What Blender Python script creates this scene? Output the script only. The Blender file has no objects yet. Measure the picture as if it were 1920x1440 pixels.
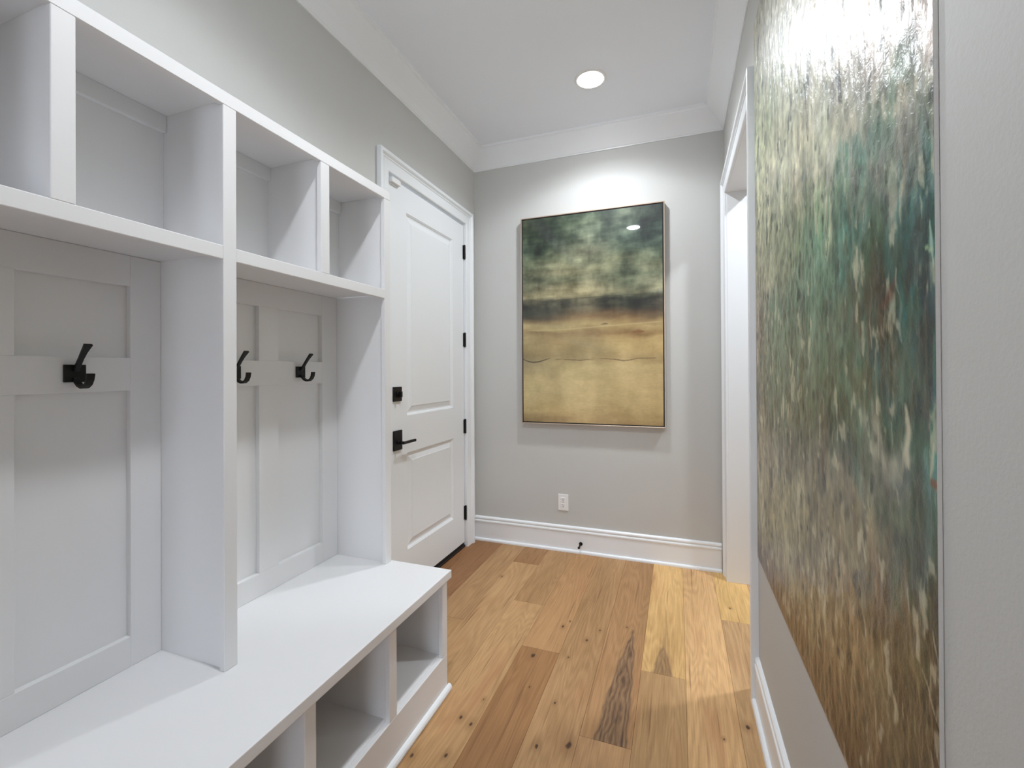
import bpy, bmesh, math, random
import numpy as np
from mathutils import Vector, Matrix
random.seed(7)
C = bpy.context.scene.collection
S = bpy.context.scene

# ------------------------------------------------------------------ camera
CAM_H = 1.28
FOCAL, HORIZON = 847.2349, 691.2701
YAW, PITCH, ROLL = (math.radians(a) for a in (20.0833, 0.2325, -0.305))
_r0 = Vector((math.cos(YAW), math.sin(YAW), 0)); _f0 = Vector((-math.sin(YAW), math.cos(YAW), 0)); _z = Vector((0, 0, 1))
_up = _z * math.cos(PITCH) - _f0 * math.sin(PITCH)
_fw = _f0 * math.cos(PITCH) + _z * math.sin(PITCH)
_rt = _r0 * math.cos(ROLL) + _up * math.sin(ROLL)
_dn = _r0 * math.sin(ROLL) - _up * math.cos(ROLL)
cam_data = bpy.data.cameras.new('camera')
cam = bpy.data.objects.new('camera', cam_data); C.objects.link(cam)
m3 = Matrix((_rt, -_dn, -_fw)).transposed()
cam.matrix_world = Matrix.Translation((0, 0, CAM_H)) @ m3.to_4x4()
cam_data.sensor_fit = 'HORIZONTAL'; cam_data.sensor_width = 36
cam_data.lens = FOCAL / 1920 * 36
cam_data.shift_x = 0
cam_data.shift_y = (HORIZON - 720) / 1920
cam_data.clip_start = 0.03
S.camera = cam

# ------------------------------------------------------------------ world, exposure
w = bpy.data.worlds.new('world'); S.world = w; w.use_nodes = True
w.node_tree.nodes['Background'].inputs[0].default_value = (0.90, 0.98, 1.10, 1)
w.node_tree.nodes['Background'].inputs[1].default_value = 7.0
S.view_settings.view_transform = 'Standard'; S.view_settings.look = 'None'
S.view_settings.gamma = 1.0; S.view_settings.use_curve_mapping = False
S.view_settings.exposure = 0.04
S.cycles.diffuse_bounces = 8; S.cycles.max_bounces = 12
S.cycles.use_denoising = True
S.cycles.sample_clamp_indirect = 6

SPOT_W = 15.0
DOWNLIGHT_W = 8.6          # each recessed lamp of the hall
SIDE_LIGHT_W = 30.0         # the lamp of the room beyond the opening
BEAM = math.radians(144)
LAMP_RGB = (.935, .985, 1.045)

# ------------------------------------------------------------------ the room's measures (metres)
XL, XR, YB, YF = -1.453, 0.287, 3.146, -4.20
CEIL = 2.934; CROWN_Z = 2.7961; CROWN_P = 0.114
XF = -1.1335      # front of the locker frames
XB = -0.855       # front edge of the bench top
ZB = 0.4825       # bench top
WALL_T = 0.13
O_Y0, O_Y1, O_Z = 2.04, 3.003, 2.346     # cased opening in the right wall
D_Y0, D_Y1, D_Z = 2.043, 2.975, 2.346    # door opening in the left wall

# ------------------------------------------------------------------ helpers
def srgb(r, g=None, b=None):
    if g is None: r, g, b = r
    f = lambda c: (c / 255 / 12.92) if c / 255 <= .04045 else ((c / 255 + .055) / 1.055) ** 2.4
    return (f(r), f(g), f(b), 1)

def link(name, me, mat, parent=None):
    o = bpy.data.objects.new(name, me); C.objects.link(o)
    if mat is not None:
        for m in (mat if isinstance(mat, (list, tuple)) else [mat]): me.materials.append(m)
    if parent is not None: o.parent = parent
    return o

def obj(name, bm, mat, parent=None, smooth=False):
    """Link a bmesh given in world coordinates; its origin goes to its own centre (or stays on the parent's frame)."""
    me = bpy.data.meshes.new(name)
    bm.normal_update()
    co = [v.co for v in bm.verts]
    lo = Vector([min(c[i] for c in co) for i in range(3)]); hi = Vector([max(c[i] for c in co) for i in range(3)])
    ctr = Vector(((lo.x + hi.x) / 2, (lo.y + hi.y) / 2, lo.z))
    bmesh.ops.translate(bm, verts=bm.verts, vec=-ctr)
    bm.to_mesh(me); bm.free()
    if smooth:
        for p in me.polygons: p.use_smooth = True
    o = link(name, me, mat, parent)
    if parent is None: o.location = ctr
    else: o.location = ctr - world_of(parent)
    return o

def world_of(o):
    p = Vector((0, 0, 0))
    while o is not None:
        p += o.location; o = o.parent
    return p

def add_box(bm, x0, x1, y0, y1, z0, z1, bev=0.0, seg=1):
    r = bmesh.ops.create_cube(bm, size=1)
    vs = r['verts']
    for v in vs:
        v.co = Vector((x0 + (v.co.x + .5) * (x1 - x0), y0 + (v.co.y + .5) * (y1 - y0), z0 + (v.co.z + .5) * (z1 - z0)))
    if bev > 0:
        es = list({e for v in vs for e in v.link_edges})
        bmesh.ops.bevel(bm, geom=es, offset=bev, segments=seg, affect='EDGES', profile=.7)
    return bm

def box(name, x0, x1, y0, y1, z0, z1, mat, parent=None, bev=0.0015, seg=1):
    bm = bmesh.new(); add_box(bm, x0, x1, y0, y1, z0, z1, bev, seg)
    return obj(name, bm, mat, parent)

def boxes(name, L, mat, parent=None, bev=0.0):
    bm = bmesh.new()
    for b in L: add_box(bm, *b, bev)
    return obj(name, bm, mat, parent)

def thing(name, loc, label, cat, group=None, kind=None):
    o = bpy.data.objects.new(name, None); C.objects.link(o); o.location = loc
    o.empty_display_size = .1
    return tag(o, label, cat, group, kind)

def tag(o, label=None, cat=None, group=None, kind=None):
    if label: o['label'] = label
    if cat: o['category'] = cat
    if group: o['group'] = group
    if kind: o['kind'] = kind
    return o

def moulding(name, prof, A, B, U, V, mat, parent=None, mA=0.0, mB=0.0):
    """A profile of (u, v) points run from A to B; mA, mB slide each end along the run by m*u (mitres)."""
    A, B, U, V = map(Vector, (A, B, U, V)); d = (B - A).normalized()
    bm = bmesh.new(); n = len(prof)
    a = [bm.verts.new(A + U * u + V * v + d * (mA * u)) for u, v in prof]
    b = [bm.verts.new(B + U * u + V * v + d * (mB * u)) for u, v in prof]
    for i in range(n):
        bm.faces.new((a[i], a[(i + 1) % n], b[(i + 1) % n], b[i]))
    bm.faces.new(a[::-1]); bm.faces.new(b)
    bmesh.ops.recalc_face_normals(bm, faces=bm.faces)
    return obj(name, bm, mat, parent)

def add_cyl(bm, c, axis, r, h, n=32, r2=None, bev=0):
    """A cylinder from c along axis."""
    ax = Vector(axis).normalized()
    q = ax.to_track_quat('Z', 'Y').to_matrix().to_4x4()
    M = Matrix.Translation(Vector(c) + ax * h / 2) @ q
    res = bmesh.ops.create_cone(bm, cap_ends=True, segments=n, radius1=r, radius2=r if r2 is None else r2, depth=h, matrix=M)
    if bev:
        vs = res['verts']; es = [e for e in {e for v in vs for e in v.link_edges} if e.calc_face_angle(0) > 1.0]
        bmesh.ops.bevel(bm, geom=es, offset=bev, segments=2, affect='EDGES')
    return bm

def cyl(name, c, axis, r, h, mat, parent=None, n=32, r2=None, bev=0):
    bm = bmesh.new(); add_cyl(bm, c, axis, r, h, n, r2, bev)
    o = obj(name, bm, mat, parent)
    for p in o.data.polygons: p.use_smooth = len(p.vertices) == 4
    return o

def lathe(name, pts, c, mat, parent=None, n=48):
    """(radius, z) points turned about the vertical through c."""
    bm = bmesh.new(); rings = []
    for r, z in pts:
        if r < 1e-6: rings.append([bm.verts.new((c[0], c[1], c[2] + z))])
        else: rings.append([bm.verts.new((c[0] + r * math.cos(2 * math.pi * k / n), c[1] + r * math.sin(2 * math.pi * k / n), c[2] + z)) for k in range(n)])
    for a, b in zip(rings, rings[1:]):
        for k in range(n):
            k2 = (k + 1) % n
            if len(a) == 1: bm.faces.new((a[0], b[k], b[k2]))
            elif len(b) == 1: bm.faces.new((a[k], a[k2], b[0]))
            else: bm.faces.new((a[k], a[k2], b[k2], b[k]))
    bmesh.ops.recalc_face_normals(bm, faces=bm.faces)
    return obj(name, bm, mat, parent, smooth=True)

def strap(name, path, mat, parent=None):
    """A flat bar swept in the x-z plane: path of (x, z, width along y, thickness), centred on y."""
    bm = bmesh.new(); y, P = path
    rings = []
    for i, (x, z, wd, th) in enumerate(P):
        a = P[max(0, i - 1)]; b = P[min(len(P) - 1, i + 1)]
        t = Vector((b[0] - a[0], 0, b[1] - a[1])).normalized(); nrm = Vector((-t.z, 0, t.x))
        c = Vector((x, y, z)); Y = Vector((0, 1, 0))
        rings.append([bm.verts.new(c + nrm * th / 2 * s1 + Y * wd / 2 * s2) for s1, s2 in ((1, -1), (1, 1), (-1, 1), (-1, -1))])
    for a, b in zip(rings, rings[1:]):
        for k in range(4): bm.faces.new((a[k], a[(k + 1) % 4], b[(k + 1) % 4], b[k]))
    bm.faces.new(rings[0][::-1]); bm.faces.new(rings[-1])
    bmesh.ops.recalc_face_normals(bm, faces=bm.faces)
    bmesh.ops.bevel(bm, geom=list(bm.edges), offset=.0006, segments=1, affect='EDGES')
    return obj(name, bm, mat, parent)

# ------------------------------------------------------------------ materials
class NT:
    def __init__(s, name):
        s.m = bpy.data.materials.new(name); s.m.use_nodes = True; s.t = s.m.node_tree
        s.b = s.t.nodes['Principled BSDF']
    def n(s, ty, **kw):
        nd = s.t.nodes.new(ty)
        for k, v in kw.items(): setattr(nd, k, v)
        return nd
    def put(s, sock, v):
        if isinstance(v, bpy.types.NodeSocket): s.t.links.new(v, sock)
        elif isinstance(v, (int, float)): sock.default_value = v
        else: sock.default_value = v
    def math(s, op, a, b=0.0, c=None, clamp=False):
        nd = s.n('ShaderNodeMath', operation=op, use_clamp=clamp)
        s.put(nd.inputs[0], a); s.put(nd.inputs[1], b)
        if c is not None: s.put(nd.inputs[2], c)
        return nd.outputs[0]
    def step(s, v, lo, hi):
        nd = s.n('ShaderNodeMapRange', interpolation_type='SMOOTHSTEP')
        s.put(nd.inputs[0], v); s.put(nd.inputs[1], lo); s.put(nd.inputs[2], hi)
        return nd.outputs[0]
    def mix(s, f, a, b, mode='MIX'):
        nd = s.n('ShaderNodeMix', data_type='RGBA', blend_type=mode)
        s.put(nd.inputs[0], f); s.put(nd.inputs[6], a); s.put(nd.inputs[7], b)
        return nd.outputs[2]
    def noise(s, vec, scale, detail=3, rough=.55, dist=0.0):
        nd = s.n('ShaderNodeTexNoise')
        if vec is not None: s.put(nd.inputs['Vector'], vec)
        nd.inputs['Scale'].default_value = scale; nd.inputs['Detail'].default_value = detail
        nd.inputs['Roughness'].default_value = rough; nd.inputs['Distortion'].default_value = dist
        return nd.outputs['Fac']
    def comb(s, x, y, z):
        nd = s.n('ShaderNodeCombineXYZ'); s.put(nd.inputs[0], x); s.put(nd.inputs[1], y); s.put(nd.inputs[2], z)
        return nd.outputs[0]
    def bump(s, h, dist, strength=1.0):
        nd = s.n('ShaderNodeBump'); s.put(nd.inputs['Height'], h)
        nd.inputs['Distance'].default_value = dist; nd.inputs['Strength'].default_value = strength
        s.t.links.new(nd.outputs[0], s.b.inputs['Normal'])
    def pos(s):
        g = s.n('ShaderNodeNewGeometry'); p = s.n('ShaderNodeSeparateXYZ'); s.t.links.new(g.outputs['Position'], p.inputs[0])
        return g.outputs['Position'], p.outputs[0], p.outputs[1], p.outputs[2]

def paint(name, col, rough=.5, bump_scale=0, bump_dist=0, var=.02, spec=.5, metal=0, coat=0):
    t = NT(name); P, x, y, z = t.pos()
    base = srgb(col)
    n = t.noise(P, 2.3, 3)
    k = t.math('ADD', t.math('MULTIPLY', n, var * 2), 1 - var)
    kc = t.comb(k, k, k)
    t.put(t.b.inputs['Base Color'], t.mix(1.0, base, kc, 'MULTIPLY'))
    t.b.inputs['Roughness'].default_value = rough
    t.b.inputs['Specular IOR Level'].default_value = spec
    t.b.inputs['Metallic'].default_value = metal
    t.b.inputs['Coat Weight'].default_value = coat
    if bump_scale: t.bump(t.noise(P, bump_scale, 2, .5), bump_dist)
    return t.m

M_WALL = paint('greige_wall_paint', (197, 197, 194), .62, 190, .0003, spec=.35)
M_CEIL = paint('white_ceiling_paint', (240, 245, 252), .7, 120, .0004, spec=.3)
M_TRIM = paint('white_trim_enamel', (236, 239, 242), .32, 60, .0001)
M_CAB = paint('white_cabinet_enamel', (231, 231, 232), .38, 90, .00015)
M_DOOR = paint('white_door_enamel', (233, 236, 239), .36, 60, .0001)
M_BLACK = paint('matte_black_metal', (13, 13, 14), .45, 300, .0001, spec=.35)
M_PLATE = paint('white_plastic', (235, 235, 235), .3)
M_DARK = paint('dark_slot', (25, 24, 24), .6)
M_THRESH = paint('dark_bronze_threshold', (22, 14, 12), .55)
M_SUB = paint('subfloor', (60, 45, 32), .8)
M_EDGE = paint('pale_primed_canvas_edge', (232, 231, 228), .6, 120, .0008)
M_SILVER = paint('champagne_silver_frame', (190, 172, 155), .35, 80, .0002, metal=.45)
M_FRAMEIN = paint('black_frame_lining', (12, 10, 10), .5)

def emission(name, col, power):
    t = NT(name)
    t.b.inputs['Base Color'].default_value = (0.9, 0.9, 0.9, 1)
    t.b.inputs['Emission Color'].default_value = col
    t.b.inputs['Emission Strength'].default_value = power
    return t.m
M_LENS = emission('lit_lamp_lens', (.96, .99, 1.02, 1), 90.0)

KNOTS = [(-.544, 2.211, 8), (-.411, 2.134, 8), (-.464, 1.981, 4), (-.569, 1.744, 4), (-.45, 1.692, 6), (-.716, 1.617, 5), (-.758, 1.505, 9),
         (-.709, 1.488, 9), (-.865, 1.396, 8), (-.732, 1.34, 8), (-.458, 1.476, 8), (-.358, 1.516, 14), (-.838, 1.302, 9), (-.617, 1.941, 13),
         (-1.032, 2.621, 7), (-.365, 2.238, 6), (-.243, 2.309, 6), (-.521, 2.267, 4), (.144, 1.723, 4), (.257, 2.677, 5), (.229, 1.809, 9), (-.80, .9, 9),
         (-.42, .8, 8), (-.1, 1.1, 6), (.1, .6, 8), (-.6, .3, 9), (-.2, -.2, 8)]
def wood(name, patches=(), red=0.0, dark_streak=None):
    """Engineered oak: the tone comes from the plank's own colour; grain, knots and heartwood are laid in world coordinates."""
    t = NT(name); P, x, y, z = t.pos()
    oi = t.n('ShaderNodeObjectInfo'); seed = t.math('MULTIPLY', oi.outputs['Random'], 37.0)
    base = oi.outputs['Color']
    # broad flame figure
    fl = t.noise(t.comb(t.math('MULTIPLY', x, 7.0), t.math('MULTIPLY', y, .75), seed), 1.0, 2, .5, .25)
    rings = t.math('SINE', t.math('MULTIPLY', fl, 120.0))
    rings = t.math('MULTIPLY', t.math('ADD', rings, 1.0), .5)
    fib = t.noise(t.comb(t.math('MULTIPLY', x, 210.0), t.math('MULTIPLY', y, 6.0), seed), 1.0, 4, .65)
    por = t.noise(t.comb(t.math('MULTIPLY', x, 520.0), t.math('MULTIPLY', y, 28.0), seed), 1.0, 2, .6)
    tone = t.noise(t.comb(t.math('MULTIPLY', x, 3.5), t.math('MULTIPLY', y, .7), t.math('ADD', seed, 5.0)), 1.0, 3, .6)
    k = t.math('ADD', t.math('MULTIPLY', t.math('SUBTRACT', fib, .5), .75), t.math('MULTIPLY', t.math('SUBTRACT', rings, .5), -.13))
    k = t.math('ADD', k, t.math('MULTIPLY', t.math('SUBTRACT', tone, .5), .80))
    k = t.math('ADD', k, 1.0)
    col = t.mix(1.0, base, t.comb(k, t.math('POWER', k, 1.12), t.math('POWER', k, 1.3)), 'MULTIPLY')
    # reddish clouds
    rc = t.step(t.noise(t.comb(t.math('MULTIPLY', x, 9.0), t.math('MULTIPLY', y, 1.6), t.math('ADD', seed, 11.0)), 1.0, 3), .55, .8)
    col = t.mix(t.math('MULTIPLY', rc, .5), col, (.42, .19, .085, 1))
    # open pores
    pr = t.step(por, .64, .78)
    col = t.mix(t.math('MULTIPLY', pr, .35), col, srgb(112, 78, 50))
    # dark mineral streaks
    st = t.step(t.noise(t.comb(t.math('MULTIPLY', x, 60.0), t.math('MULTIPLY', y, 1.6), t.math('ADD', seed, 3.0)), 1.0, 2), .62, .76)
    col = t.mix(t.math('MULTIPLY', st, .6), col, srgb(112, 76, 50))
    wob = t.noise(t.comb(t.math('MULTIPLY', x, 60.0), t.math('MULTIPLY', y, 14.0), 2.0), 1.0, 3, .6)
    wob = t.math('SUBTRACT', wob, .5)
    slow = t.math('SUBTRACT', t.noise(t.comb(t.math('MULTIPLY', x, 22.0), t.math('MULTIPLY', y, 7.0), 2.0), 1.0, 2, .5), .5)
    for (cx, ylo, yhi, hw, amt, lean) in patches:     # heartwood flames: wide at ylo, pointed at yhi
        f = t.math('DIVIDE', t.math('SUBTRACT', yhi, y), yhi - ylo)
        cc = t.math('ADD', cx, t.math('MULTIPLY', f, lean))
        half = t.math('MULTIPLY', t.math('POWER', t.math('MAXIMUM', f, 0.0), .75), hw)
        dd = t.math('SUBTRACT', t.math('ABSOLUTE', t.math('SUBTRACT', x, cc)), half)
        dd = t.math('ADD', dd, t.math('MULTIPLY', slow, .035))
        mk = t.math('SUBTRACT', 1.0, t.step(dd, -.006, .007))
        mk = t.math('MULTIPLY', mk, t.math('GREATER_THAN', f, 0.0))
        band = t.math('SINE', t.math('ADD', t.math('MULTIPLY', dd, 330.0), t.math('MULTIPLY', slow, 7.0)))
        lng = t.noise(t.comb(t.math('MULTIPLY', x, 110.0), t.math('MULTIPLY', y, 7.0), 4.0), 1.0, 3, .6)
        hc = t.mix(t.math('ADD', t.math('MULTIPLY', band, .22), t.math('SUBTRACT', t.math('MULTIPLY', lng, 1.9), .5), clamp=True), srgb(82, 60, 47), srgb(160, 126, 92))
        col = t.mix(t.math('MULTIPLY', mk, amt), col, hc)
    # knots
    acc = None; halo = None
    for kx, ky, r in KNOTS:
        r *= .001
        dx = t.math('MULTIPLY', t.math('SUBTRACT', x, kx), 1.0 / r); dy = t.math('MULTIPLY', t.math('SUBTRACT', y, ky), .55 / r)
        d = t.math('ADD', t.math('MULTIPLY', dx, dx), t.math('MULTIPLY', dy, dy))
        acc = d if acc is None else t.math('MINIMUM', acc, d)
    acc = t.math('ADD', t.math('SQRT', acc), t.math('MULTIPLY', wob, 1.4))
    col = t.mix(t.math('MULTIPLY', t.math('SUBTRACT', 1.0, t.step(acc, .5, 3.2)), .45), col, srgb(135, 98, 62))
    col = t.mix(t.math('MULTIPLY', t.math('SUBTRACT', 1.0, t.step(acc, .35, .85)), .9), col, srgb(62, 42, 30))
    t.put(t.b.inputs['Base Color'], col)
    t.put(t.b.inputs['Roughness'], t.math('ADD', .48, t.math('MULTIPLY', fib, .12)))
    t.b.inputs['Specular IOR Level'].default_value = .3
    t.bump(t.math('SUBTRACT', fib, t.math('MULTIPLY', pr, .6)), .0004)
    return t.m
M_OAK = wood('oiled_oak')
M_OAK_HEART = wood('oiled_oak_dark_heartwood', [(-.212, 1.571, 2.30, .060, .93, -.012)])
M_OAK_TIP = wood('oiled_oak_brown_tip', [(-.068, 1.97, 2.22, .048, .62, 0.0), (-.060, 1.9, 2.55, .030, .22, 0.0)])

# ================================================================== THE SETTING
X_FAR, Y_S0, Y_S1, GX = 1.62, 1.10, 3.55, 2.6       # the room beyond the cased opening
def struct(o, label=None, cat=None):
    return tag(o, label, cat, kind='structure')

# ---- floor: separate oak planks over a dark subfloor
FL = struct(thing('floor', (0, 0, 0), 'wide oiled oak plank floor running down the hall', 'floor'))
boxes('subfloor', [(-1.60, GX, YF, Y_S1, -.030, -.0122)], M_SUB, FL)
PW, G = .178, .00035
COLS = {}   # column k: x from .203 + k*PW ; list of (y end joints) and (tones, material) from the near end
tan = (194, 158, 114)
LAY = [
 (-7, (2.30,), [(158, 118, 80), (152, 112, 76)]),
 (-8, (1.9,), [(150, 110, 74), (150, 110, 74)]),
 (-6, (.9, 2.10,), [(186, 150, 106), (180, 144, 101), (184, 148, 106)]),
 (-5, (.5, 1.2, 2.85), [(190, 153, 108), (186, 148, 105), (190, 154, 110), (172, 132, 90)]),
 (-4, (.75, 2.375), [(180, 142, 98), (192, 155, 110), (186, 149, 106)]),
 (-3, (.15, 1.995), [(190, 152, 106), (170, 128, 86), (186, 146, 102)]),
 (-2, (1.05,), [(186, 148, 104), (188, 151, 108)]),
 (-1, (-.4, 1.571), [(188, 150, 104), (190, 152, 110), (182, 143, 101)]),
 (0, (.25, 2.00), [(184, 146, 102), (193, 158, 113), (210, 175, 120)]),
 (1, (.62,), [(186, 150, 104), (202, 166, 120)]),
 (2, (.9, 2.54), [(190, 154, 108), (203, 168, 124), (212, 178, 120)]),
 (3, (-.2, 1.7), [(190, 154, 108), (203, 166, 118), (198, 160, 114)]),
 (4, (.8, 2.9), [(190, 154, 108), (196, 160, 114), (205, 168, 120)]),
 (5, (1.9,), [(190, 154, 108), (202, 168, 124)]),
 (6, (1.2, 2.7), [(190, 154, 108), (190, 154, 110), (198, 164, 118)]),
 (7, (2.2,), [(190, 154, 108), (202, 168, 124)]),
 (8, (1.5,), [(190, 154, 108), (196, 160, 116)]),
 (9, (2.5,), [(190, 154, 108), (200, 164, 120)]),
]
for k in range(3, 15):
    x0 = .203 + (k - 2) * PW
    o = box('plank', x0 + G, min(x0 + PW, GX) - G, YF, -.6, -.012, 0, M_OAK, FL, bev=0); o.color = srgb(178, 142, 100)
for k, joints, tones in LAY:
    x0, x1 = .203 + (k - 2) * PW, .203 + (k - 1) * PW
    x0 += 0; far_end = Y_S1 if x0 > XR else YB
    ys = [YF if x0 < XR + WALL_T else Y_S0] + [j for j in joints if j > (YF if x0 < XR + WALL_T else Y_S0 + .05)] + [far_end]
    tn = tones[-(len(ys) - 1):]
    for i, (a, b) in enumerate(zip(ys, ys[1:])):
        mat = M_OAK
        if k == -1 and i == len(ys) - 2: mat = M_OAK_HEART
        if k == 0 and i == len(ys) - 2: mat = M_OAK_TIP
        bm = bmesh.new(); add_box(bm, max(x0, -1.60) + G, min(x1, X_FAR) - G, a + G, b - G, -.012, 0)
        top = [e for e in bm.edges if all(v.co.z > -.001 for v in e.verts)]
        bmesh.ops.bevel(bm, geom=top, offset=.0006, segments=1, affect='EDGES')
        o = obj('plank', bm, mat, FL)
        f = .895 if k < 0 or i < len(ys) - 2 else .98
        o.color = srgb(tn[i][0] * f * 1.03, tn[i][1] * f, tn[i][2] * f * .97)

# ---- ceiling
struct(box('ceiling', XL - .15, GX + .1, YF - .1, Y_S1 + .1, CEIL, CEIL + .05, M_CEIL, bev=0), 'flat white ceiling', 'ceiling')

# ---- walls
struct(boxes('wall_left', [(XL - .13, XL, YF, D_Y0 - .02, 0, CEIL), (XL - .13, XL, D_Y1 + .02, YB + .1, 0, CEIL), (XL - .13, XL, D_Y0 - .02, D_Y1 + .02, D_Z + .02, CEIL)], M_WALL),
       'greige wall behind the lockers and the white door', 'wall')
struct(boxes('wall_back', [(XL, XR, YB, YB + .1, 0, CEIL)], M_WALL), 'greige end wall with the framed landscape', 'wall')
struct(boxes('wall_right', [(XR, XR + WALL_T, -.60, O_Y0 - .02, 0, CEIL),  (XR, XR + WALL_T, O_Y1 + .02, Y_S1, 0, CEIL), (XR, XR + WALL_T, O_Y0 - .02, O_Y1 + .02, O_Z + .02, CEIL)], M_WALL),
       'greige wall with the tall abstract canvas and the cased opening', 'wall')
struct(boxes('wall_front', [(XL - .13, -.15, YF - .1, YF, 0, CEIL), (1.05, GX, YF - .1, YF, 0, CEIL), (-.15, 1.05, YF - .1, YF, 2.40, CEIL)], M_WALL), 'greige wall behind the viewer', 'wall')
struct(boxes('wall_side_room', [(X_FAR, X_FAR + .1, Y_S0 - .1, Y_S1 + .1, 0, CEIL), (XR + WALL_T, X_FAR, Y_S1, Y_S1 + .1, 0, CEIL), (XR + WALL_T, X_FAR, Y_S0 - .1, Y_S0, 0, CEIL)], M_WALL),
       'greige walls of the side room beyond the opening', 'wall')

wn = struct(thing('added_window_1', (.45, YF, 0), 'added tall glazed door behind the viewer, unseen source of daylight fill', 'window'))  # unseen opening, added to bring daylight onto the end wall
for nm, x0, x1, z0, z1 in (('frame_bar', -.15, -.09, 0, 2.40), ('frame_bar', .99, 1.05, 0, 2.40), ('frame_bar', -.09, .99, 0, .10), ('frame_bar', -.09, .99, 2.34, 2.40)):
    box(nm, x0, x1, YF - .08, YF - .02, z0, z1, M_TRIM, wn)

struct(boxes('wall_added_room', [(GX, GX + .1, YF, -.6, 0, CEIL), (XR + WALL_T, GX, -.6, -.5, 0, CEIL)], M_WALL), 'greige walls of the unseen wide room added behind the viewer', 'wall')  # unseen room added so daylight from the glazed door reaches the hall

# ---- crown moulding
CR = [(0, 0), (.006, 0), (.0065, .007), (.011, .010), (.020, .0215), (.034, .040), (.052, .061), (.072, .082), (.090, .101), (.101, .114), (.1035, .121), (.110, .1235), (.114, .129), (.114, CEIL - CROWN_Z), (0, CEIL - CROWN_Z)]
t = struct(thing('trim_1', (XL, 0, CROWN_Z), 'white cove crown moulding around the ceiling', 'moulding'))
moulding('crown_moulding', CR, (XL, YF, CROWN_Z), (XL, YB, CROWN_Z), (1, 0, 0), (0, 0, 1), M_TRIM, t, 0, -1)
moulding('crown_moulding', CR, (XL, YB, CROWN_Z), (XR, YB, CROWN_Z), (0, -1, 0), (0, 0, 1), M_TRIM, t, 1, -1)
moulding('crown_moulding', CR, (XR, -.6, CROWN_Z), (XR, YB, CROWN_Z), (-1, 0, 0), (0, 0, 1), M_TRIM, t, 0, -1)

# ---- baseboards with a shoe at the floor
BB = [(0, 0), (.0135, 0), (.0135, .134), (.0150, .137), (.0172, .140), (.0176, .146), (.0160, .151), (.0115, .154), (.0105, .157), (.0140, .161), (.0150, .167), (.0130, .174), (.0085, .178), (.0050, .180), (0, .180)]
SHOE = [(0, 0), (.0145, 0), (.0143, .009), (.0118, .015), (.0070, .0185), (0, .0190)]
def baseboard(name, A, B, U, label, mA=0, mB=0):
    o = struct(thing(name, A, label, 'baseboard'))
    moulding('board', BB, A, B, U, (0, 0, 1), M_TRIM, o, mA, mB)
    U = Vector(U)
    moulding('shoe_moulding', SHOE, Vector(A) + U * .0136, Vector(B) + U * .0136, U, (0, 0, 1), M_TRIM, o)
baseboard('baseboard_back', (XL + .002, YB, 0), (XR - .030, YB, 0), (0, -1, 0), 'white stepped baseboard along the end wall')
baseboard('baseboard_right', (XR, -.6, 0), (XR, O_Y0 - .092, 0), (-1, 0, 0), 'white stepped baseboard below the abstract canvas')
baseboard('baseboard_left', (XL, 1.64, 0), (XL, D_Y0 - .095, 0), (1, 0, 0), 'short white baseboard between bench and door')

# ---- casings: profile u from the opening outwards, v off the wall
CS = [(0, 0), (0, .011), (.003, .0135), (.010, .0145), (.052, .0165), (.0545, .0140), (.0590, .0150), (.0625, .0190), (.0675, .0190), (.0700, .0160), (.0760, .0235), (.0800, .0275), (.0920, .0285), (.0975, .0270), (.1000, .0230), (.1000, 0)]
def casing(name, x, nx, y0, y1, z, label, w0=1.0, w1=1.0):
    o = struct(thing(name, (x, y0, 0), label, 'casing'))
    P0 = [(u * w0, v) for u, v in CS]; P1 = [(u * w1, v) for u, v in CS]
    moulding('casing_leg', P0, (x, y0, 0), (x, y0, z), (0, -1, 0), (nx, 0, 0), M_TRIM, o, 0, 1 / w0)
    moulding('casing_leg', P1, (x, y1, 0), (x, y1, z), (0, 1, 0), (nx, 0, 0), M_TRIM, o, 0, 1 / w1)
    moulding('casing_head', CS, (x, y0, z), (x, y1, z), (0, 0, 1), (nx, 0, 0), M_TRIM, o, -w0, w1)
    return o
casing('trim_2', XL, 1, D_Y0 - .004, D_Y1 + .004, D_Z + .004, 'white moulded casing around the closed door', .86)
casing('trim_3', XR, -1, O_Y0 - .002, O_Y1 + .002, O_Z + .002, 'white moulded casing around the opening on the right', .9)
casing('trim_5', XR + WALL_T, 1, O_Y0 - .002, O_Y1 + .002, O_Z + .002, 'casing on the far side of the opening')
j = struct(thing('trim_4', (XR + WALL_T / 2, O_Y0, 0), 'white jamb lining the cased opening', 'jamb'))
box('jamb', XR, XR + WALL_T, O_Y0 - .02, O_Y0, 0, O_Z + .02, M_TRIM, j)
box('jamb', XR, XR + WALL_T, O_Y1, O_Y1 + .02, 0, O_Z + .02, M_TRIM, j)
box('jamb_head', XR, XR + WALL_T, O_Y0, O_Y1, O_Z, O_Z + .02, M_TRIM, j)

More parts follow.
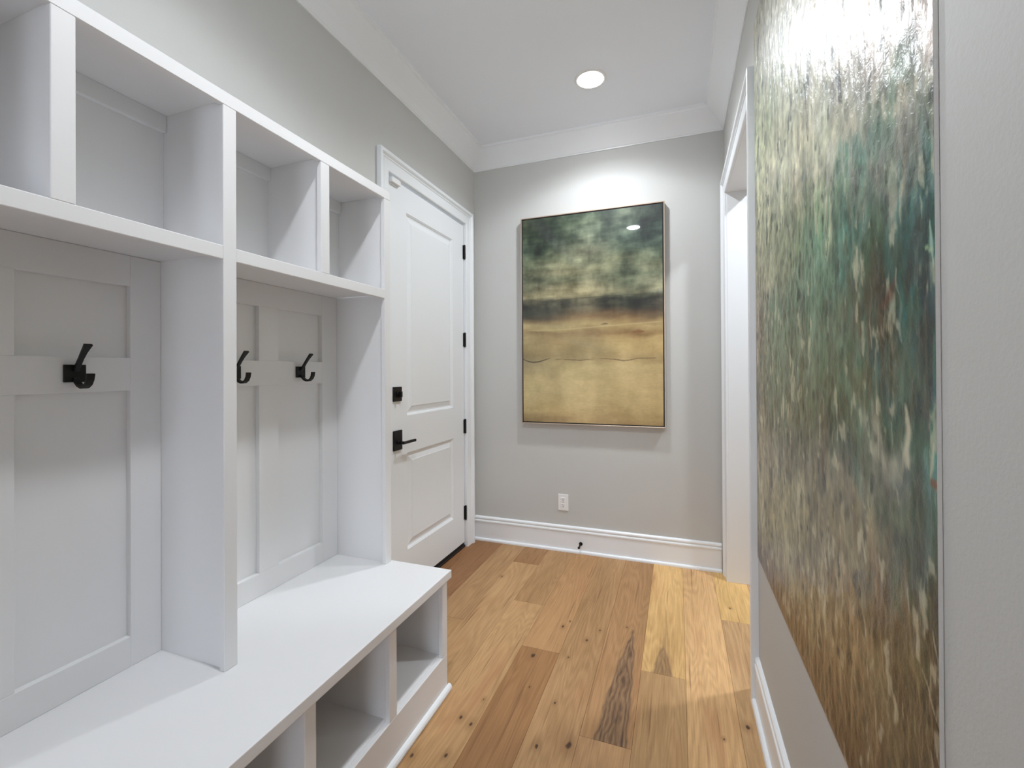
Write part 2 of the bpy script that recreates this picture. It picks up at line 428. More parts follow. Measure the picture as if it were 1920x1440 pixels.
# ---- the closed two-panel door in the left wall
DX = XL - .006                                # face of the slab
door = struct(thing('door_1', (DX, D_Y0, 0), 'closed white two-panel door beside the lockers', 'door'))
def lining(a, b, c, d, e, f): return (a, b, c, d, e, f)
boxes('jamb', [(XL - .13, XL, D_Y0 - .019, D_Y0 - .001, 0, D_Z + .019), (XL - .13, XL, D_Y1 + .001, D_Y1 + .019, 0, D_Z + .019), (XL - .13, XL, D_Y0 - .001, D_Y1 + .001, D_Z + .001, D_Z + .019),
                (XL - .075, DX - .042, D_Y0 - .001, D_Y0 + .011, 0, D_Z), (XL - .075, DX - .042, D_Y1 - .011, D_Y1 + .001, 0, D_Z), (XL - .075, DX - .042, D_Y0 + .011, D_Y1 - .011, D_Z - .011, D_Z)], M_TRIM, door)
SY0, SY1, SZ0, SZ1 = D_Y0 + .003, D_Y1 - .006, .038, D_Z - .011
PY0, PY1 = 2.231, 2.800
bmd = bmesh.new()
for b in [(SY0, PY0, SZ0, SZ1), (PY1, SY1, SZ0, SZ1), (PY0, PY1, SZ0, .256), (PY0, PY1, .812, 1.025), (PY0, PY1, 2.190, SZ1)]:
    add_box(bmd, DX - .040, DX, *b)
bmesh.ops.remove_doubles(bmd, verts=bmd.verts, dist=1e-5)
obj('slab', bmd, M_DOOR, door)
def raised_panel(z0, z1):
    bm = bmesh.new(); rings = []
    for ins, dep in ((0, 0), (.002, -.0035), (.006, -.0045), (.010, -.0095), (.015, -.0115), (.022, -.0115), (.050, -.0035), (.052, -.0015)):
        rings.append([bm.verts.new((DX + dep, y, z)) for y, z in ((PY0 + ins, z0 + ins), (PY1 - ins, z0 + ins), (PY1 - ins, z1 - ins), (PY0 + ins, z1 - ins))])
    for a, b in zip(rings, rings[1:]):
        for q in range(4): bm.faces.new((a[q], a[(q + 1) % 4], b[(q + 1) % 4], b[q]))
    bm.faces.new(rings[-1])
    back = [bm.verts.new((DX - .039, y, z)) for y, z in ((PY0, z0), (PY1, z0), (PY1, z1), (PY0, z1))]
    for q in range(4): bm.faces.new((rings[0][(q + 1) % 4], rings[0][q], back[q], back[(q + 1) % 4]))
    bm.faces.new(back[::-1])
    bmesh.ops.recalc_face_normals(bm, faces=bm.faces)
    return obj('panel', bm, M_DOOR, door)
raised_panel(1.025, 2.190); raised_panel(.256, .812)
for zc in (2.144, 1.505, .877, .249):
    h = thing('hinge', (XL, D_Y1, zc - .05), None, None); h.parent = door; h.location = h.location - world_of(door)
    bm = bmesh.new(); add_cyl(bm, (DX + .008, D_Y1 - .003, zc - .049), (0, 0, 1), .0075, .098, 16)
    add_cyl(bm, (DX + .008, D_Y1 - .003, zc - .053), (0, 0, 1), .0045, .106, 12)
    o = obj('knuckle', bm, M_BLACK, h, smooth=False)
    box('leaf', DX - .002, DX + .003, D_Y1 - .017, D_Y1 + .012, zc - .049, zc + .049, M_BLACK, h, bev=.0008)
# deadbolt and lever
db = thing('deadbolt', (DX, 2.129, 1.111), None, None); db.parent = door; db.location = db.location - world_of(door)
box('rose', DX, DX + .010, 2.091, 2.167, 1.113, 1.193, M_BLACK, db, bev=.003, seg=2)
cyl('turn_post', (DX + .010, 2.129, 1.152), (1, 0, 0), .017, .008, M_BLACK, db)
box('thumb_turn', DX + .018, DX + .036, 2.123, 2.135, 1.136, 1.168, M_BLACK, db, bev=.003, seg=2)
lv = thing('door_handle', (DX, 2.129, .841), None, None); lv.parent = door; lv.location = lv.location - world_of(door)
box('rose', DX, DX + .010, 2.091, 2.169, .842, .952, M_BLACK, lv, bev=.003, seg=2)
cyl('neck', (DX + .010, 2.131, .885), (1, 0, 0), .0125, .010, M_BLACK, lv)
cyl('spindle', (DX + .020, 2.131, .885), (1, 0, 0), .009, .026, M_BLACK, lv)
bm = bmesh.new(); add_box(bm, DX + .040, DX + .053, 2.119, 2.246, .8775, .8925, .004, 2)
obj('lever', bm, M_BLACK, lv)
box('threshold', XL - .125, XL - .002, D_Y0 - .001, D_Y1 + .001, 0.0005, .016, M_THRESH, door, bev=.003)
box('door_gap_shade', DX - .034, DX - .006, SY0 + .002, SY1 - .002, .017, .038, M_DARK, door, bev=0)  # black strip painted in for the shade of the gap under the slab

# ================================================================== THE THINGS
# ---- recessed ceiling lamps
def downlight(x, y, label, power, group='round recessed ceiling lamps'):
    t = thing('recessed_light', (x, y, CEIL), label, 'lamp', group)
    lathe('trim_ring', [(.0705, -.0005), (.0705, -.004), (.0735, -.0065), (.083, -.0055), (.090, -.002), (.0915, -.0001)], (x, y, CEIL), M_PLATE, t)
    lathe('lens', [(0, -.0125), (.02, -.0121), (.04, -.0108), (.056, -.0086), (.066, -.0055), (.0703, -.001)], (x, y, CEIL), M_LENS, t)
    l = bpy.data.lights.new('lamp_light', 'AREA'); l.shape = 'DISK'; l.size = .135; l.energy = power; l.spread = BEAM
    l.color = LAMP_RGB
    lo = bpy.data.objects.new('lamp_light', l); C.objects.link(lo); lo.parent = t; lo.location = (0, 0, -.0135)
    s = bpy.data.lights.new('lamp_beam', 'SPOT'); s.energy = power / DOWNLIGHT_W * SPOT_W; s.spot_size = math.radians(137); s.spot_blend = .22
    s.shadow_soft_size = .045; s.color = LAMP_RGB
    so = bpy.data.objects.new('lamp_beam', s); C.objects.link(so); so.parent = t; so.location = (0, 0, -.016)
    return t
downlight(-.4526, 2.5603, 'lit round recessed lamp in the ceiling before the end wall', DOWNLIGHT_W)
downlight(-.466, .81, 'round recessed lamp overhead, seen mirrored in the framed landscape', DOWNLIGHT_W)
downlight(1.02, 2.53, 'recessed lamp of the side room beyond the opening', SIDE_LIGHT_W * .5)

# ---- lockers (upper cabinet with the hook bays) standing on the bench
ZT, ZTL, ZSU, ZSL = 2.0335, 1.9966, 1.6176, 1.5811
COLW = (.8662, .9048)
BAY = .7067                                     # bay pitch
cols = [(COLW[0] - BAY * k, COLW[1] - BAY * k) for k in range(0, 4)]
END = (1.5732, 1.6118)
Y_LO = cols[-1][0]
FT = .019                                       # face-frame thickness
lk = thing('locker_unit', (XL, (Y_LO + END[1]) / 2, ZB), 'tall white built-in locker unit with open cubbies over hook bays', 'locker')
XI = XF - FT
e = .0006
stiles = list(cols) + [END]
for a, b in stiles: box('stile', XI, XF, a, b, ZB, ZTL, M_CAB, lk)
box('top_rail', XI, XF, Y_LO, END[1], ZTL, ZT, M_CAB, lk)
for (a, b), (c, d) in zip(sorted(stiles), sorted(stiles)[1:]):
    box('shelf_rail', XI, XF, b, c, ZSL, ZSU, M_CAB, lk)
    m = (b + c) / 2
    box('cubby_stile', XI, XF, m - .0200, m + .0200, ZSU, ZTL, M_CAB, lk)
    box('shelf', XL + .0, XI, b - .008, c + .008, ZSU - .019, ZSU - .0003, M_CAB, lk, bev=0)
    # bay panelling: backing, stiles, rails
    y0, y1 = b - .0095, c + .0195 if (c, d) == END else c + .0095
    y1 = c + .0190
    y1 = c + (.0190 if (c, d) == END else .0095)
    zt = ZSU - .0195
    box('back_panel', XL, -1.415, y0, y1, ZB, zt, M_CAB, lk, bev=0)
    XP = -1.397
    box('panel_stile', -1.415, XP, y0, b + .082, ZB, zt, M_CAB, lk, bev=.001)
    box('panel_stile', -1.415, XP, c - .068, y1, ZB, zt, M_CAB, lk, bev=.001)
    for z0, z1 in ((ZB, .5635), (1.231, 1.320), (1.515, zt)):
        box('panel_rail', -1.415, XP, b + .082, c - .068, z0, z1, M_CAB, lk, bev=.001)
    cm = 1.2425 - (1.239 - m) - (.008 if m < 1 else 0)
    for z0, z1 in ((.5635, 1.231), (1.320, 1.515)):
        box('panel_stile', -1.415, XP, cm - .0415, cm + .0415, z0, z1, M_CAB, lk, bev=.001)
    # cubby back, cleat and divider
    box('cubby_back', XL, -1.385, y0, m - .0096, ZSU, ZT - .0195, M_CAB, lk, bev=0)
    box('cubby_back', XL, -1.385, m + .0096, y1, ZSU, ZT - .0195, M_CAB, lk, bev=0)
    box('cleat', -1.385, -1.370, y0, m - .0096, 1.966, ZT - .0195, M_CAB, lk, bev=.001)
    box('cleat', -1.385, -1.370, m + .0096, y1, 1.966, ZT - .0195, M_CAB, lk, bev=.001)
    box('cubby_divider', XL, XI, m - .0095, m + .0095, ZSU, ZT - .0195, M_CAB, lk, bev=0)
for a, b in cols:
    c = (a + b) / 2
    box('partition', XL, XI, c - .0095, c + .0095, ZB, ZT - .0195, M_CAB, lk, bev=0)
box('side_panel', XL, XI, END[1] - .0192, END[1], ZB, ZT - .0195, M_CAB, lk, bev=.0005)
box('top_board', XL, XI, Y_LO, END[1], ZT - .0193, ZT, M_CAB, lk, bev=.0005)

# ---- bench: the continuous seat board and the open shoe cubbies under it
YE = 1.620
tag(box('bench_top', XL, XB, Y_LO, YE, ZB - .0305, ZB - .0002, M_CAB, bev=.002, seg=2),
    'long smooth white bench seat running under the lockers', 'bench')
XC = -.872; ZO = .150; BE = 1.6135
bn = thing('shoe_cabinet', (XL, (Y_LO + BE) / 2, 0), 'low white cabinet of open shoe cubbies under the bench seat', 'cabinet')
Zu = ZB - .0308
bst = [(1.5765, BE), (1.229, 1.2675), (.8765, .915), (.524, .5625), (.171, .2095), (-.182, -.1435), (-.535, -.4965), (-.888, -.8495), (Y_LO, Y_LO + .0385)]
for a, b in bst: box('stile', XC - FT, XC, a, b, ZO, Zu, M_CAB, bn)
box('bottom_rail', XC - FT, XC, Y_LO, BE, .0, ZO, M_CAB, bn)
for a, b in bst[1:-1]:
    c = (a + b) / 2; box('divider', XL + .012, XC - FT, c - .0095, c + .0095, ZO, Zu, M_CAB, bn, bev=0)
box('side_panel', XL, XC - FT, BE - .019, BE, .0, Zu, M_CAB, bn, bev=.0005)
box('side_panel', XL, XC - FT, Y_LO, Y_LO + .019, .0, Zu, M_CAB, bn, bev=.0005)
box('floor_board', XL, XC - FT, Y_LO + .019, BE - .019, ZO - .019, ZO - .0002, M_CAB, bn, bev=0)
box('back_panel', XL, XL + .012, Y_LO + .019, BE - .019, ZO, Zu, M_CAB, bn, bev=0)
moulding('shoe_moulding', [(0, 0), (.0125, 0), (.0155, .004), (.0160, .012), (.0130, .019), (.0080, .0235), (0, .0250)], (XC, Y_LO, 0), (XC, BE + .010, 0), (1, 0, 0), (0, 0, 1), M_TRIM, bn)

# ---- coat hooks
def coat_hook(y, label):
    t = thing('coat_hook', (-1.397, y, 1.2785), label, 'hook', 'black double coat hooks on the locker rails')
    box('back_plate', -1.397, -1.389, y - .0215, y + .0215, 1.257, 1.300, M_BLACK, t, bev=.0012)
    strap('upper_arm', (y, [(-1.3892, 1.285, .011, .008), (-1.379, 1.299, .010, .008), (-1.3665, 1.316, .010, .0075), (-1.3555, 1.330, .012, .007), (-1.346, 1.340, .0145, .0065), (-1.338, 1.3485, .0175, .006)]), M_BLACK, t)
    strap('lower_hook', (y, [(-1.3892, 1.2665, .012, .0075), (-1.382, 1.257, .012, .0075), (-1.372, 1.249, .0125, .0075), (-1.360, 1.2450, .013, .0075), (-1.348, 1.2460, .014, .0072), (-1.3385, 1.2525, .015, .007), (-1.3325, 1.263, .016, .0065), (-1.3295, 1.278, .017, .006)]), M_BLACK, t)
coat_hook(.675, 'black coat hook in the nearest open bay, at its left')
coat_hook(1.385, 'black coat hook near the door, whole in the second bay')
coat_hook(1.103, 'black coat hook half hidden behind the middle locker post')

# ---- framed landscape on the end wall
FX0, FX1, FZ0, FZ1 = -1.0620, -.0705, .898, 2.3805
FY = YB - .045
def fine_noise(ny, nx, cy, cx, rng):
    """Smooth value noise of cy by cx cells on an ny by nx grid."""
    g = rng.random((cy + 3, cx + 3))
    yy = np.linspace(0, cy, ny); xx = np.linspace(0, cx, nx)
    iy = yy.astype(int); ix = xx.astype(int); fy = yy - iy; fx = xx - ix
    fy = fy * fy * (3 - 2 * fy); fx = fx * fx * (3 - 2 * fx)
    a = g[iy][:, ix]; b = g[iy][:, ix + 1]; c = g[iy + 1][:, ix]; d = g[iy + 1][:, ix + 1]
    fy = fy[:, None]; fx = fx[None]
    return (a * (1 - fx) + b * fx) * (1 - fy) + (c * (1 - fx) + d * fx) * fy - .5
def fbm(ny, nx, cy, cx, rng, octv=3):
    s = 0; amp = 1.0
    for _ in range(octv):
        s = s + amp * fine_noise(ny, nx, int(cy), int(cx), rng); cy *= 2; cx *= 2; amp *= .55
    return s
def sample(tab, V, U):
    """Bilinear with eased weights; V, U in cells."""
    n, m = tab.shape[:2]
    V = np.clip(V, 0, n - 1.001); U = np.clip(U, 0, m - 1.001)
    i = V.astype(int); j = U.astype(int); fv = (V - i)[..., None]; fu = (U - j)[..., None]
    return (tab[i, j] * (1 - fu) + tab[i, j + 1] * fu) * (1 - fv) + (tab[i + 1, j] * (1 - fu) + tab[i + 1, j + 1] * fu) * fv
def painted_sheet(name, co, rgb, mat, parent, flip):
    ny, nx = rgb.shape[:2]
    org = world_of(parent)
    me = bpy.data.meshes.new(name)
    idx = np.arange(ny * nx).reshape(ny, nx)
    q = np.stack([idx[:-1, :-1], idx[:-1, 1:], idx[1:, 1:], idx[1:, :-1]], -1).reshape(-1, 4)
    if flip: q = q[:, ::-1]
    me.vertices.add(ny * nx); me.vertices.foreach_set('co', (co.reshape(-1, 3) - np.array(org)).astype(np.float32).ravel())
    me.loops.add(q.size); me.loops.foreach_set('vertex_index', q.ravel().astype(np.int32))
    me.polygons.add(len(q)); me.polygons.foreach_set('loop_start', np.arange(0, q.size, 4, dtype=np.int32))
    me.update(calc_edges=True)
    me.polygons.foreach_set('use_smooth', np.ones(len(q), dtype=bool))
    at = me.color_attributes.new('paint', 'FLOAT_COLOR', 'POINT')
    c = np.clip(rgb, 2, 250) / 255
    lin = np.where(c <= .04045, c / 12.92, ((c + .055) / 1.055) ** 2.4)
    buf = np.concatenate([lin, np.ones(lin.shape[:2] + (1,))], -1)
    at.data.foreach_set('color', buf.astype(np.float32).ravel())
    me.validate()
    return link(name, me, mat, parent)

def paint_mat(name, gain, rough, coat, coat_rough, fx, fy, fz, amp, bump_d, fleck=0.0, b2=0.0):
    t = NT(name); P, x, y, z = t.pos()
    at = t.n('ShaderNodeAttribute'); at.attribute_name = 'paint'
    v = t.comb(t.math('MULTIPLY', x, fx), t.math('MULTIPLY', y, fy), t.math('MULTIPLY', z, fz))
    n1 = t.noise(v, 1.0, 5, .62)
    k = t.math('MULTIPLY', t.math('ADD', 1.0, t.math('MULTIPLY', t.math('SUBTRACT', n1, .5), amp)), gain)
    col = t.mix(1.0, at.outputs['Color'], t.comb(k, k, k), 'MULTIPLY')
    n2 = t.noise(P, 95.0, 3, .6, .6)
    if fleck:
        n3 = t.noise(t.comb(t.math('MULTIPLY', x, 1.0), t.math('MULTIPLY', y, 48.0), t.math('MULTIPLY', z, 26.0)), 1.0, 4, .7, 1.2)
        col = t.mix(t.math('MULTIPLY', t.step(n3, .60, .70), fleck), col, (.62, .58, .48, 1))
        col = t.mix(t.math('MULTIPLY', t.math('SUBTRACT', 1.0, t.step(n3, .28, .38)), fleck), col, (.012, .018, .016, 1))
    t.put(t.b.inputs['Base Color'], col)
    t.b.inputs['Roughness'].default_value = rough
    t.b.inputs['Coat Weight'].default_value = coat; t.b.inputs['Coat Roughness'].default_value = coat_rough
    h = t.math('ADD', n1, t.math('MULTIPLY', n2, b2))
    t.bump(h, bump_d)
    return t.m
M_LAND = paint_mat('glazed_landscape_paint', 1.05, .5, 1.0, .03, 34, 1, 90, .35, .00005)
M_ABST = paint_mat('impasto_paint', 1.12, .33, .15, .18, 1, 85, 42, .40, .0007, .12, 1.6)

pic = thing('framed_painting', ((FX0 + FX1) / 2, YB, FZ0), 'framed abstract landscape, dark green sky over sand, on the end wall', 'painting')
PYb = YB - .001
for nm, P0, P1 in (('side', 0, 0),):
    fw = .0070
    box('frame_bar', FX0, FX0 + fw, FY, PYb, FZ0, FZ1, M_SILVER, pic, bev=.0012)
    box('frame_bar', FX1 - fw, FX1, FY, PYb, FZ0, FZ1, M_SILVER, pic, bev=.0012)
    box('frame_bar', FX0 + fw, FX1 - fw, FY, PYb, FZ0, FZ0 + fw, M_SILVER, pic, bev=.0012)
    box('frame_bar', FX0 + fw, FX1 - fw, FY, PYb, FZ1 - fw, FZ1, M_SILVER, pic, bev=.0012)
box('lining', FX0 + fw, FX1 - fw, FY + .0062, PYb, FZ0 + fw, FZ1 - fw, M_FRAMEIN, pic, bev=0)
ROWS = [
 (0.00, [(48,62,40),(58,78,58),(66,88,68),(62,80,66),(46,62,56)]),
 (0.04, [(40,52,34),(60,82,60),(72,90,70),(52,70,56),(44,62,54)]),
 (0.08, [(52,72,52),(84,104,80),(72,90,72),(50,70,58),(48,70,60)]),
 (0.13, [(58,80,64),(92,110,86),(74,88,70),(52,76,64),(46,68,60)]),
 (0.18, [(60,84,68),(102,116,90),(98,104,82),(64,86,68),(62,86,72)]),
 (0.22, [(92,110,84),(110,122,94),(108,120,92),(118,130,98),(104,124,100)]),
 (0.27, [(104,116,88),(140,142,110),(128,134,102),(98,112,84),(112,122,92)]),
 (0.31, [(100,114,88),(112,122,92),(110,118,90),(96,112,84),(104,118,92)]),
 (0.345,[(112,120,92),(146,146,112),(150,150,114),(112,126,96),(138,144,112)]),
 (0.375,[(140,142,108),(158,156,116),(168,164,126),(140,146,112),(146,150,118)]),
 (0.392,[(152,152,116),(160,158,120),(150,148,112),(112,122,96),(92,98,80)]),
 (0.41, [(96,98,76),(78,80,60),(88,88,66),(46,54,42),(66,66,54)]),
 (0.44, [(62,66,50),(60,62,46),(78,76,56),(50,54,40),(58,54,42)]),
 (0.47, [(54,62,50),(58,58,42),(104,88,60),(92,74,50),(92,78,56)]),
 (0.495,[(66,62,48),(92,78,54),(128,102,66),(120,94,60),(116,98,66)]),
 (0.515,[(118,102,72),(140,118,78),(164,142,96),(150,124,80),(156,132,88)]),
 (0.535,[(164,148,104),(168,152,106),(176,154,104),(172,146,96),(182,158,108)]),
 (0.560,[(166,146,102),(172,150,100),(150,126,82),(148,120,76),(170,142,94)]),
 (0.575,[(136,114,76),(146,124,84),(150,124,82),(140,108,64),(160,132,84)]),
 (0.600,[(164,146,102),(162,138,92),(166,144,96),(186,158,104),(190,162,108)]),
 (0.650,[(166,148,104),(164,142,96),(160,142,98),(192,166,112),(186,158,104)]),
 (0.690,[(150,134,96),(160,140,96),(168,148,104),(182,156,106),(164,142,96)]),
 (0.720,[(152,138,104),(178,160,112),(190,170,120),(192,170,120),(190,166,114)]),
 (0.800,[(182,164,116),(192,172,122),(194,172,120),(196,172,120),(194,168,116)]),
 (0.880,[(184,166,118),(188,168,118),(192,168,116),(190,166,114),(194,168,114)]),
 (0.955,[(176,156,108),(184,160,108),(188,162,110),(176,152,102),(172,146,96)]),
 (1.00, [(134,114,74),(160,134,88),(176,148,98),(160,132,86),(140,112,70)]),
]
ny, nx = 380, 250
rng = np.random.default_rng(3)
V, U = np.meshgrid(np.linspace(0, 1, ny), np.linspace(0, 1, nx), indexing='ij')
Vw = V + .020 * fbm(ny, nx, 10, 4, rng) + .012 * fbm(ny, nx, 40, 8, rng, 2)
Vw -= .010 * (U - .5) * np.clip((V - .3) * 4, 0, 1) + .014 * (U - .5)
Uw = U + .07 * fbm(ny, nx, 9, 5, rng)
rv = np.array([r[0] for r in ROWS]); tab = np.array([r[1] for r in ROWS], float)
rgb = sample(tab, np.interp(np.clip(Vw, 0, 1), rv, np.arange(len(rv))), np.clip(Uw, 0, 1) * 4)
sky = np.clip((.5 - V) * 12, 0, 1)
br = fbm(ny, nx, 46, 9, rng) * (22 * sky + 9) + fbm(ny, nx, 14, 40, rng) * (7 * sky + 4)
pt = fbm(ny, nx, 9, 8, rng, 5) * (52 * sky + 20)
rgb = rgb * (1 - .16 * sky[..., None] * np.array([.75, 1.05, 1.25])) + (br + pt)[..., None] * np.array([1.0, .97, .85])
def stroke(rgb, U, V, pts, wd, col, amt, ar):
    """A painted line through pts (u, v, width factor) in the picture's own plane; ar = width / height."""
    best = np.full(U.shape, 9.0)
    for (a, b, wa), (c, d, wb) in zip(pts, pts[1:]):
        px, py = (U - a) * ar, V - b; dx, dy = (c - a) * ar, d - b
        tt = np.clip((px * dx + py * dy) / (dx * dx + dy * dy + 1e-12), 0, 1)
        dist = np.hypot(px - tt * dx, py - tt * dy) / (wd * (wa + (wb - wa) * tt) + 1e-9)
        best = np.minimum(best, dist)
    k = np.clip(1.5 - best, 0, 1)[..., None] * amt
    return rgb * (1 - k) + np.array(col, float) * k
AR = (FX1 - FX0) / (FZ1 - FZ0)
DKL = (58, 50, 38)
rgb = stroke(rgb, U, V, [(0, .692, .6), (.04, .703, 1), (.08, .708, 1.2), (.12, .705, 1.1), (.16, .698, .9), (.205, .689, .5)], .0022, DKL, .9, AR)
rgb = stroke(rgb, U, V, [(.22, .692, .3), (.32, .696, .5), (.40, .699, 1.0), (.44, .700, 1.0), (.50, .696, .4), (.62, .694, .5), (.68, .698, .9), (.74, .705, 1.2), (.78, .702, .9), (.84, .693, .7), (.92, .694, .8), (.96, .693, .3)], .0019, (84, 66, 44), .75, AR)
rgb = stroke(rgb, U, V, [(.58, .533, .3), (.61, .530, 1.1), (.64, .532, .3)], .0022, (70, 52, 34), .8, AR)
rgb = stroke(rgb, U, V, [(.80, .573, .4), (.84, .571, 2.0), (.88, .573, .4)], .004, (122, 78, 40), .7, AR)
rgb = stroke(rgb, U, V, [(0, .413, .4), (.3, .405, 1), (.55, .402, 1), (1, .400, .4)], .0018, (60, 58, 42), .6, AR)
rgb = stroke(rgb, U, V, [(0, .55, .5), (.25, .552, 1), (.5, .545, 1), (.8, .535, 1), (1, .53, .5)], .003, (196, 178, 132), .5, AR)
inset = .0150
X = FX0 + inset + U * (FX1 - FX0 - 2 * inset); Z = FZ1 - inset - V * (FZ1 - FZ0 - 2 * inset)
co = np.stack([X, np.full_like(X, FY + .0035), Z], -1)
cv = painted_sheet('canvas', co, rgb, M_LAND, pic, True)
box('canvas_edge', FX0 + inset, FX1 - inset, FY + .0037, FY + .0060, FZ0 + inset, FZ1 - inset, M_SILVER, pic, bev=0)

# ---- tall abstract canvas on the right wall
AY0, AY1, AZ0, AZ1, AX = .661, 1.930, .570, 2.584, XR - .0052
ab = thing('abstract_canvas', (XR, (AY0 + AY1) / 2, AZ0), 'tall unframed teal and brown abstract canvas on the right wall', 'painting')
# colours of the canvas, read down eight of its columns: (y, height of the first row, height 28 rows of 50 below)
ACOL = [(1.829, 2.567, -.123), (1.521, 2.344, .133), (1.212, 2.117, .387), (1.013, 1.970, .549),
        (.874, 1.867, .661), (.772, 1.790, .743), (.694, 1.732, .806), (.632, 1.685, .856)]
AROWS = [
 [(150,150,130),(180,180,165),(190,188,175),(195,188,175),(200,188,172),(195,180,165),(200,182,168),(190,175,165)],
 [(140,135,110),(175,175,160),(185,182,170),(188,180,168),(185,175,162),(175,165,150),(185,172,160),(175,162,155)],
 [(150,150,125),(165,168,148),(175,173,158),(175,168,155),(165,158,145),(155,150,138),(145,145,130),(155,150,138)],
 [(150,155,125),(165,175,145),(170,172,152),(160,160,142),(145,143,128),(115,125,105),(105,118,100),(140,140,125)],
 [(150,155,125),(160,170,140),(160,165,140),(150,152,135),(140,140,125),(115,125,105),(110,120,100),(130,135,115)],
 [(160,165,130),(175,175,145),(180,178,150),(160,162,135),(130,135,115),(95,125,105),(125,125,110),(115,125,110)],
 [(170,175,135),(195,190,155),(200,192,160),(175,172,140),(80,125,110),(105,130,110),(140,138,120),(80,105,90)],
 [(165,165,130),(150,155,130),(155,155,125),(130,140,110),(95,125,105),(130,130,115),(60,100,95),(80,110,105)],
 [(150,145,115),(140,145,118),(125,135,105),(100,125,95),(115,130,105),(120,130,112),(50,85,80),(35,75,70)],
 [(150,145,115),(130,135,110),(110,125,95),(75,110,90),(60,105,95),(90,110,90),(45,70,60),(30,70,60)],
 [(145,140,110),(150,145,118),(100,120,98),(80,115,98),(70,105,90),(60,80,55),(45,100,95),(35,90,85)],
 [(140,130,110),(95,115,95),(90,115,95),(85,110,92),(85,100,80),(70,60,45),(45,100,95),(55,80,80)],
 [(135,120,100),(95,115,92),(95,120,100),(90,115,95),(85,95,75),(75,65,50),(60,100,92),(40,55,60)],
 [(130,118,98),(95,112,92),(105,120,102),(90,112,95),(80,105,90),(55,85,85),(75,105,92),(45,60,58)],
 [(110,105,85),(90,110,92),(95,112,95),(75,105,85),(70,100,80),(60,95,80),(50,70,65),(60,65,75)],
 [(110,100,80),(100,105,88),(85,98,80),(75,95,75),(75,92,70),(70,85,65),(55,70,62),(55,95,88)],
 [(145,132,108),(125,120,100),(105,108,88),(95,100,82),(65,90,78),(150,145,125),(60,80,75),(65,90,75)],
 [(145,132,105),(135,128,105),(115,112,92),(120,115,98),(100,105,92),(130,128,112),(120,122,105),(60,110,100)],
 [(150,138,105),(140,130,100),(120,115,90),(125,120,98),(130,120,100),(95,95,80),(70,85,85),(65,105,100)],
 [(140,130,90),(145,135,95),(135,128,95),(130,120,95),(120,112,90),(95,100,82),(95,105,92),(55,90,80)],
 [(120,105,75),(145,138,100),(135,130,95),(130,122,98),(115,110,82),(90,100,80),(70,85,70),(50,80,65)],
 [(95,75,45),(140,130,95),(140,130,95),(130,120,90),(130,118,88),(130,125,100),(85,95,70),(70,80,65)],
 [(90,65,35),(125,100,65),(140,128,90),(135,120,85),(130,112,80),(120,105,80),(105,100,80),(75,80,60)],
 [(85,60,30),(110,80,50),(125,105,70),(135,115,80),(125,105,75),(120,100,75),(100,95,75),(85,85,60)],
 [(80,55,30),(95,70,40),(115,90,55),(130,108,75),(120,98,65),(110,100,70),(95,90,65),(90,90,60)],
 [(80,55,30),(90,65,35),(100,75,45),(120,98,65),(118,98,65),(105,95,68),(95,90,65),(95,92,65)],
 [(80,55,30),(85,60,32),(90,65,38),(110,85,55),(115,92,60),(95,85,60),(90,85,60),(85,80,55)],
 [(80,55,30),(80,58,30),(85,62,35),(90,68,42),(110,85,55),(115,92,62),(85,75,55),(85,70,55)],
 [(80,55,30),(80,58,30),(80,60,34),(80,60,38),(95,75,50),(105,85,60),(85,78,55),(80,70,55)],
]
gt = np.array(AROWS, float)
def abstract_colour(Y, Z):
    cy = np.array([c[0] * 1.046 for c in ACOL])[::-1]; zt = np.array([1.28 + (c[1] - 1.28) * 1.046 for c in ACOL]); zb = np.array([1.28 + (c[2] - 1.28) * 1.046 for c in ACOL])
    f = 7 - np.interp(Y, cy, np.arange(8)); a = np.clip(f.astype(int), 0, 6); f = (f - a)[..., None]
    def column(c):
        r = np.clip((zt[c] - Z) / (zt[c] - zb[c]) * 28, 0, 27.999); i = r.astype(int); fr = (r - i)[..., None]
        return gt[i, c] * (1 - fr) + gt[i + 1, c] * fr
    return column(a) * (1 - f) + column(a + 1) * f
ny, nx = 430, 270
rng = np.random.default_rng(11)
tt = np.linspace(0, 1, nx) ** 1.5
Yg = AY0 + (AY1 - AY0) * tt; Zg = AZ1 - (AZ1 - AZ0) * np.linspace(0, 1, ny)
ZZ, YY = np.meshgrid(Zg, Yg, indexing='ij')
def rnoise(cz, cy, o=3):            # even in world units: cells over the whole canvas
    big = fbm(430, 600, cz, cy, rng, o)
    j = np.clip((tt * 599).astype(int), 0, 599)
    return big[:, j]
wz = .09 * rnoise(9, 14) + .07 * rnoise(10, 90, 2)     # paint dragged down the canvas
wy = .03 * rnoise(12, 9) + .012 * rnoise(50, 40, 2)
rgb = abstract_colour(YY + wy, ZZ + wz)
alt = abstract_colour(YY + .08 * rnoise(8, 10, 2), ZZ + .04 + .22 * rnoise(7, 16, 2))
mk = np.clip((rnoise(18, 34, 4) - .02) * 6, 0, 1)[..., None] * .75
rgb = rgb * (1 - mk) + alt * mk
alt = abstract_colour(YY - .03 + .06 * rnoise(20, 20, 2), ZZ - .06 + .18 * rnoise(14, 30, 2))
mk = np.clip((rnoise(14, 60, 4) - .12) * 7, 0, 1)[..., None] * .7
rgb = rgb * (1 - mk) + alt * mk
grey = rgb.mean(-1, keepdims=True); rgb = grey + (rgb - grey) * .84; rgb = 108 + (rgb - 108) * 1.18
mid = np.clip(1 - np.abs(ZZ - 1.45) / .7, 0, 1)
rgb *= (1 + .24 * rnoise(16, 60, 3) + .34 * rnoise(80, 60, 3))[..., None]
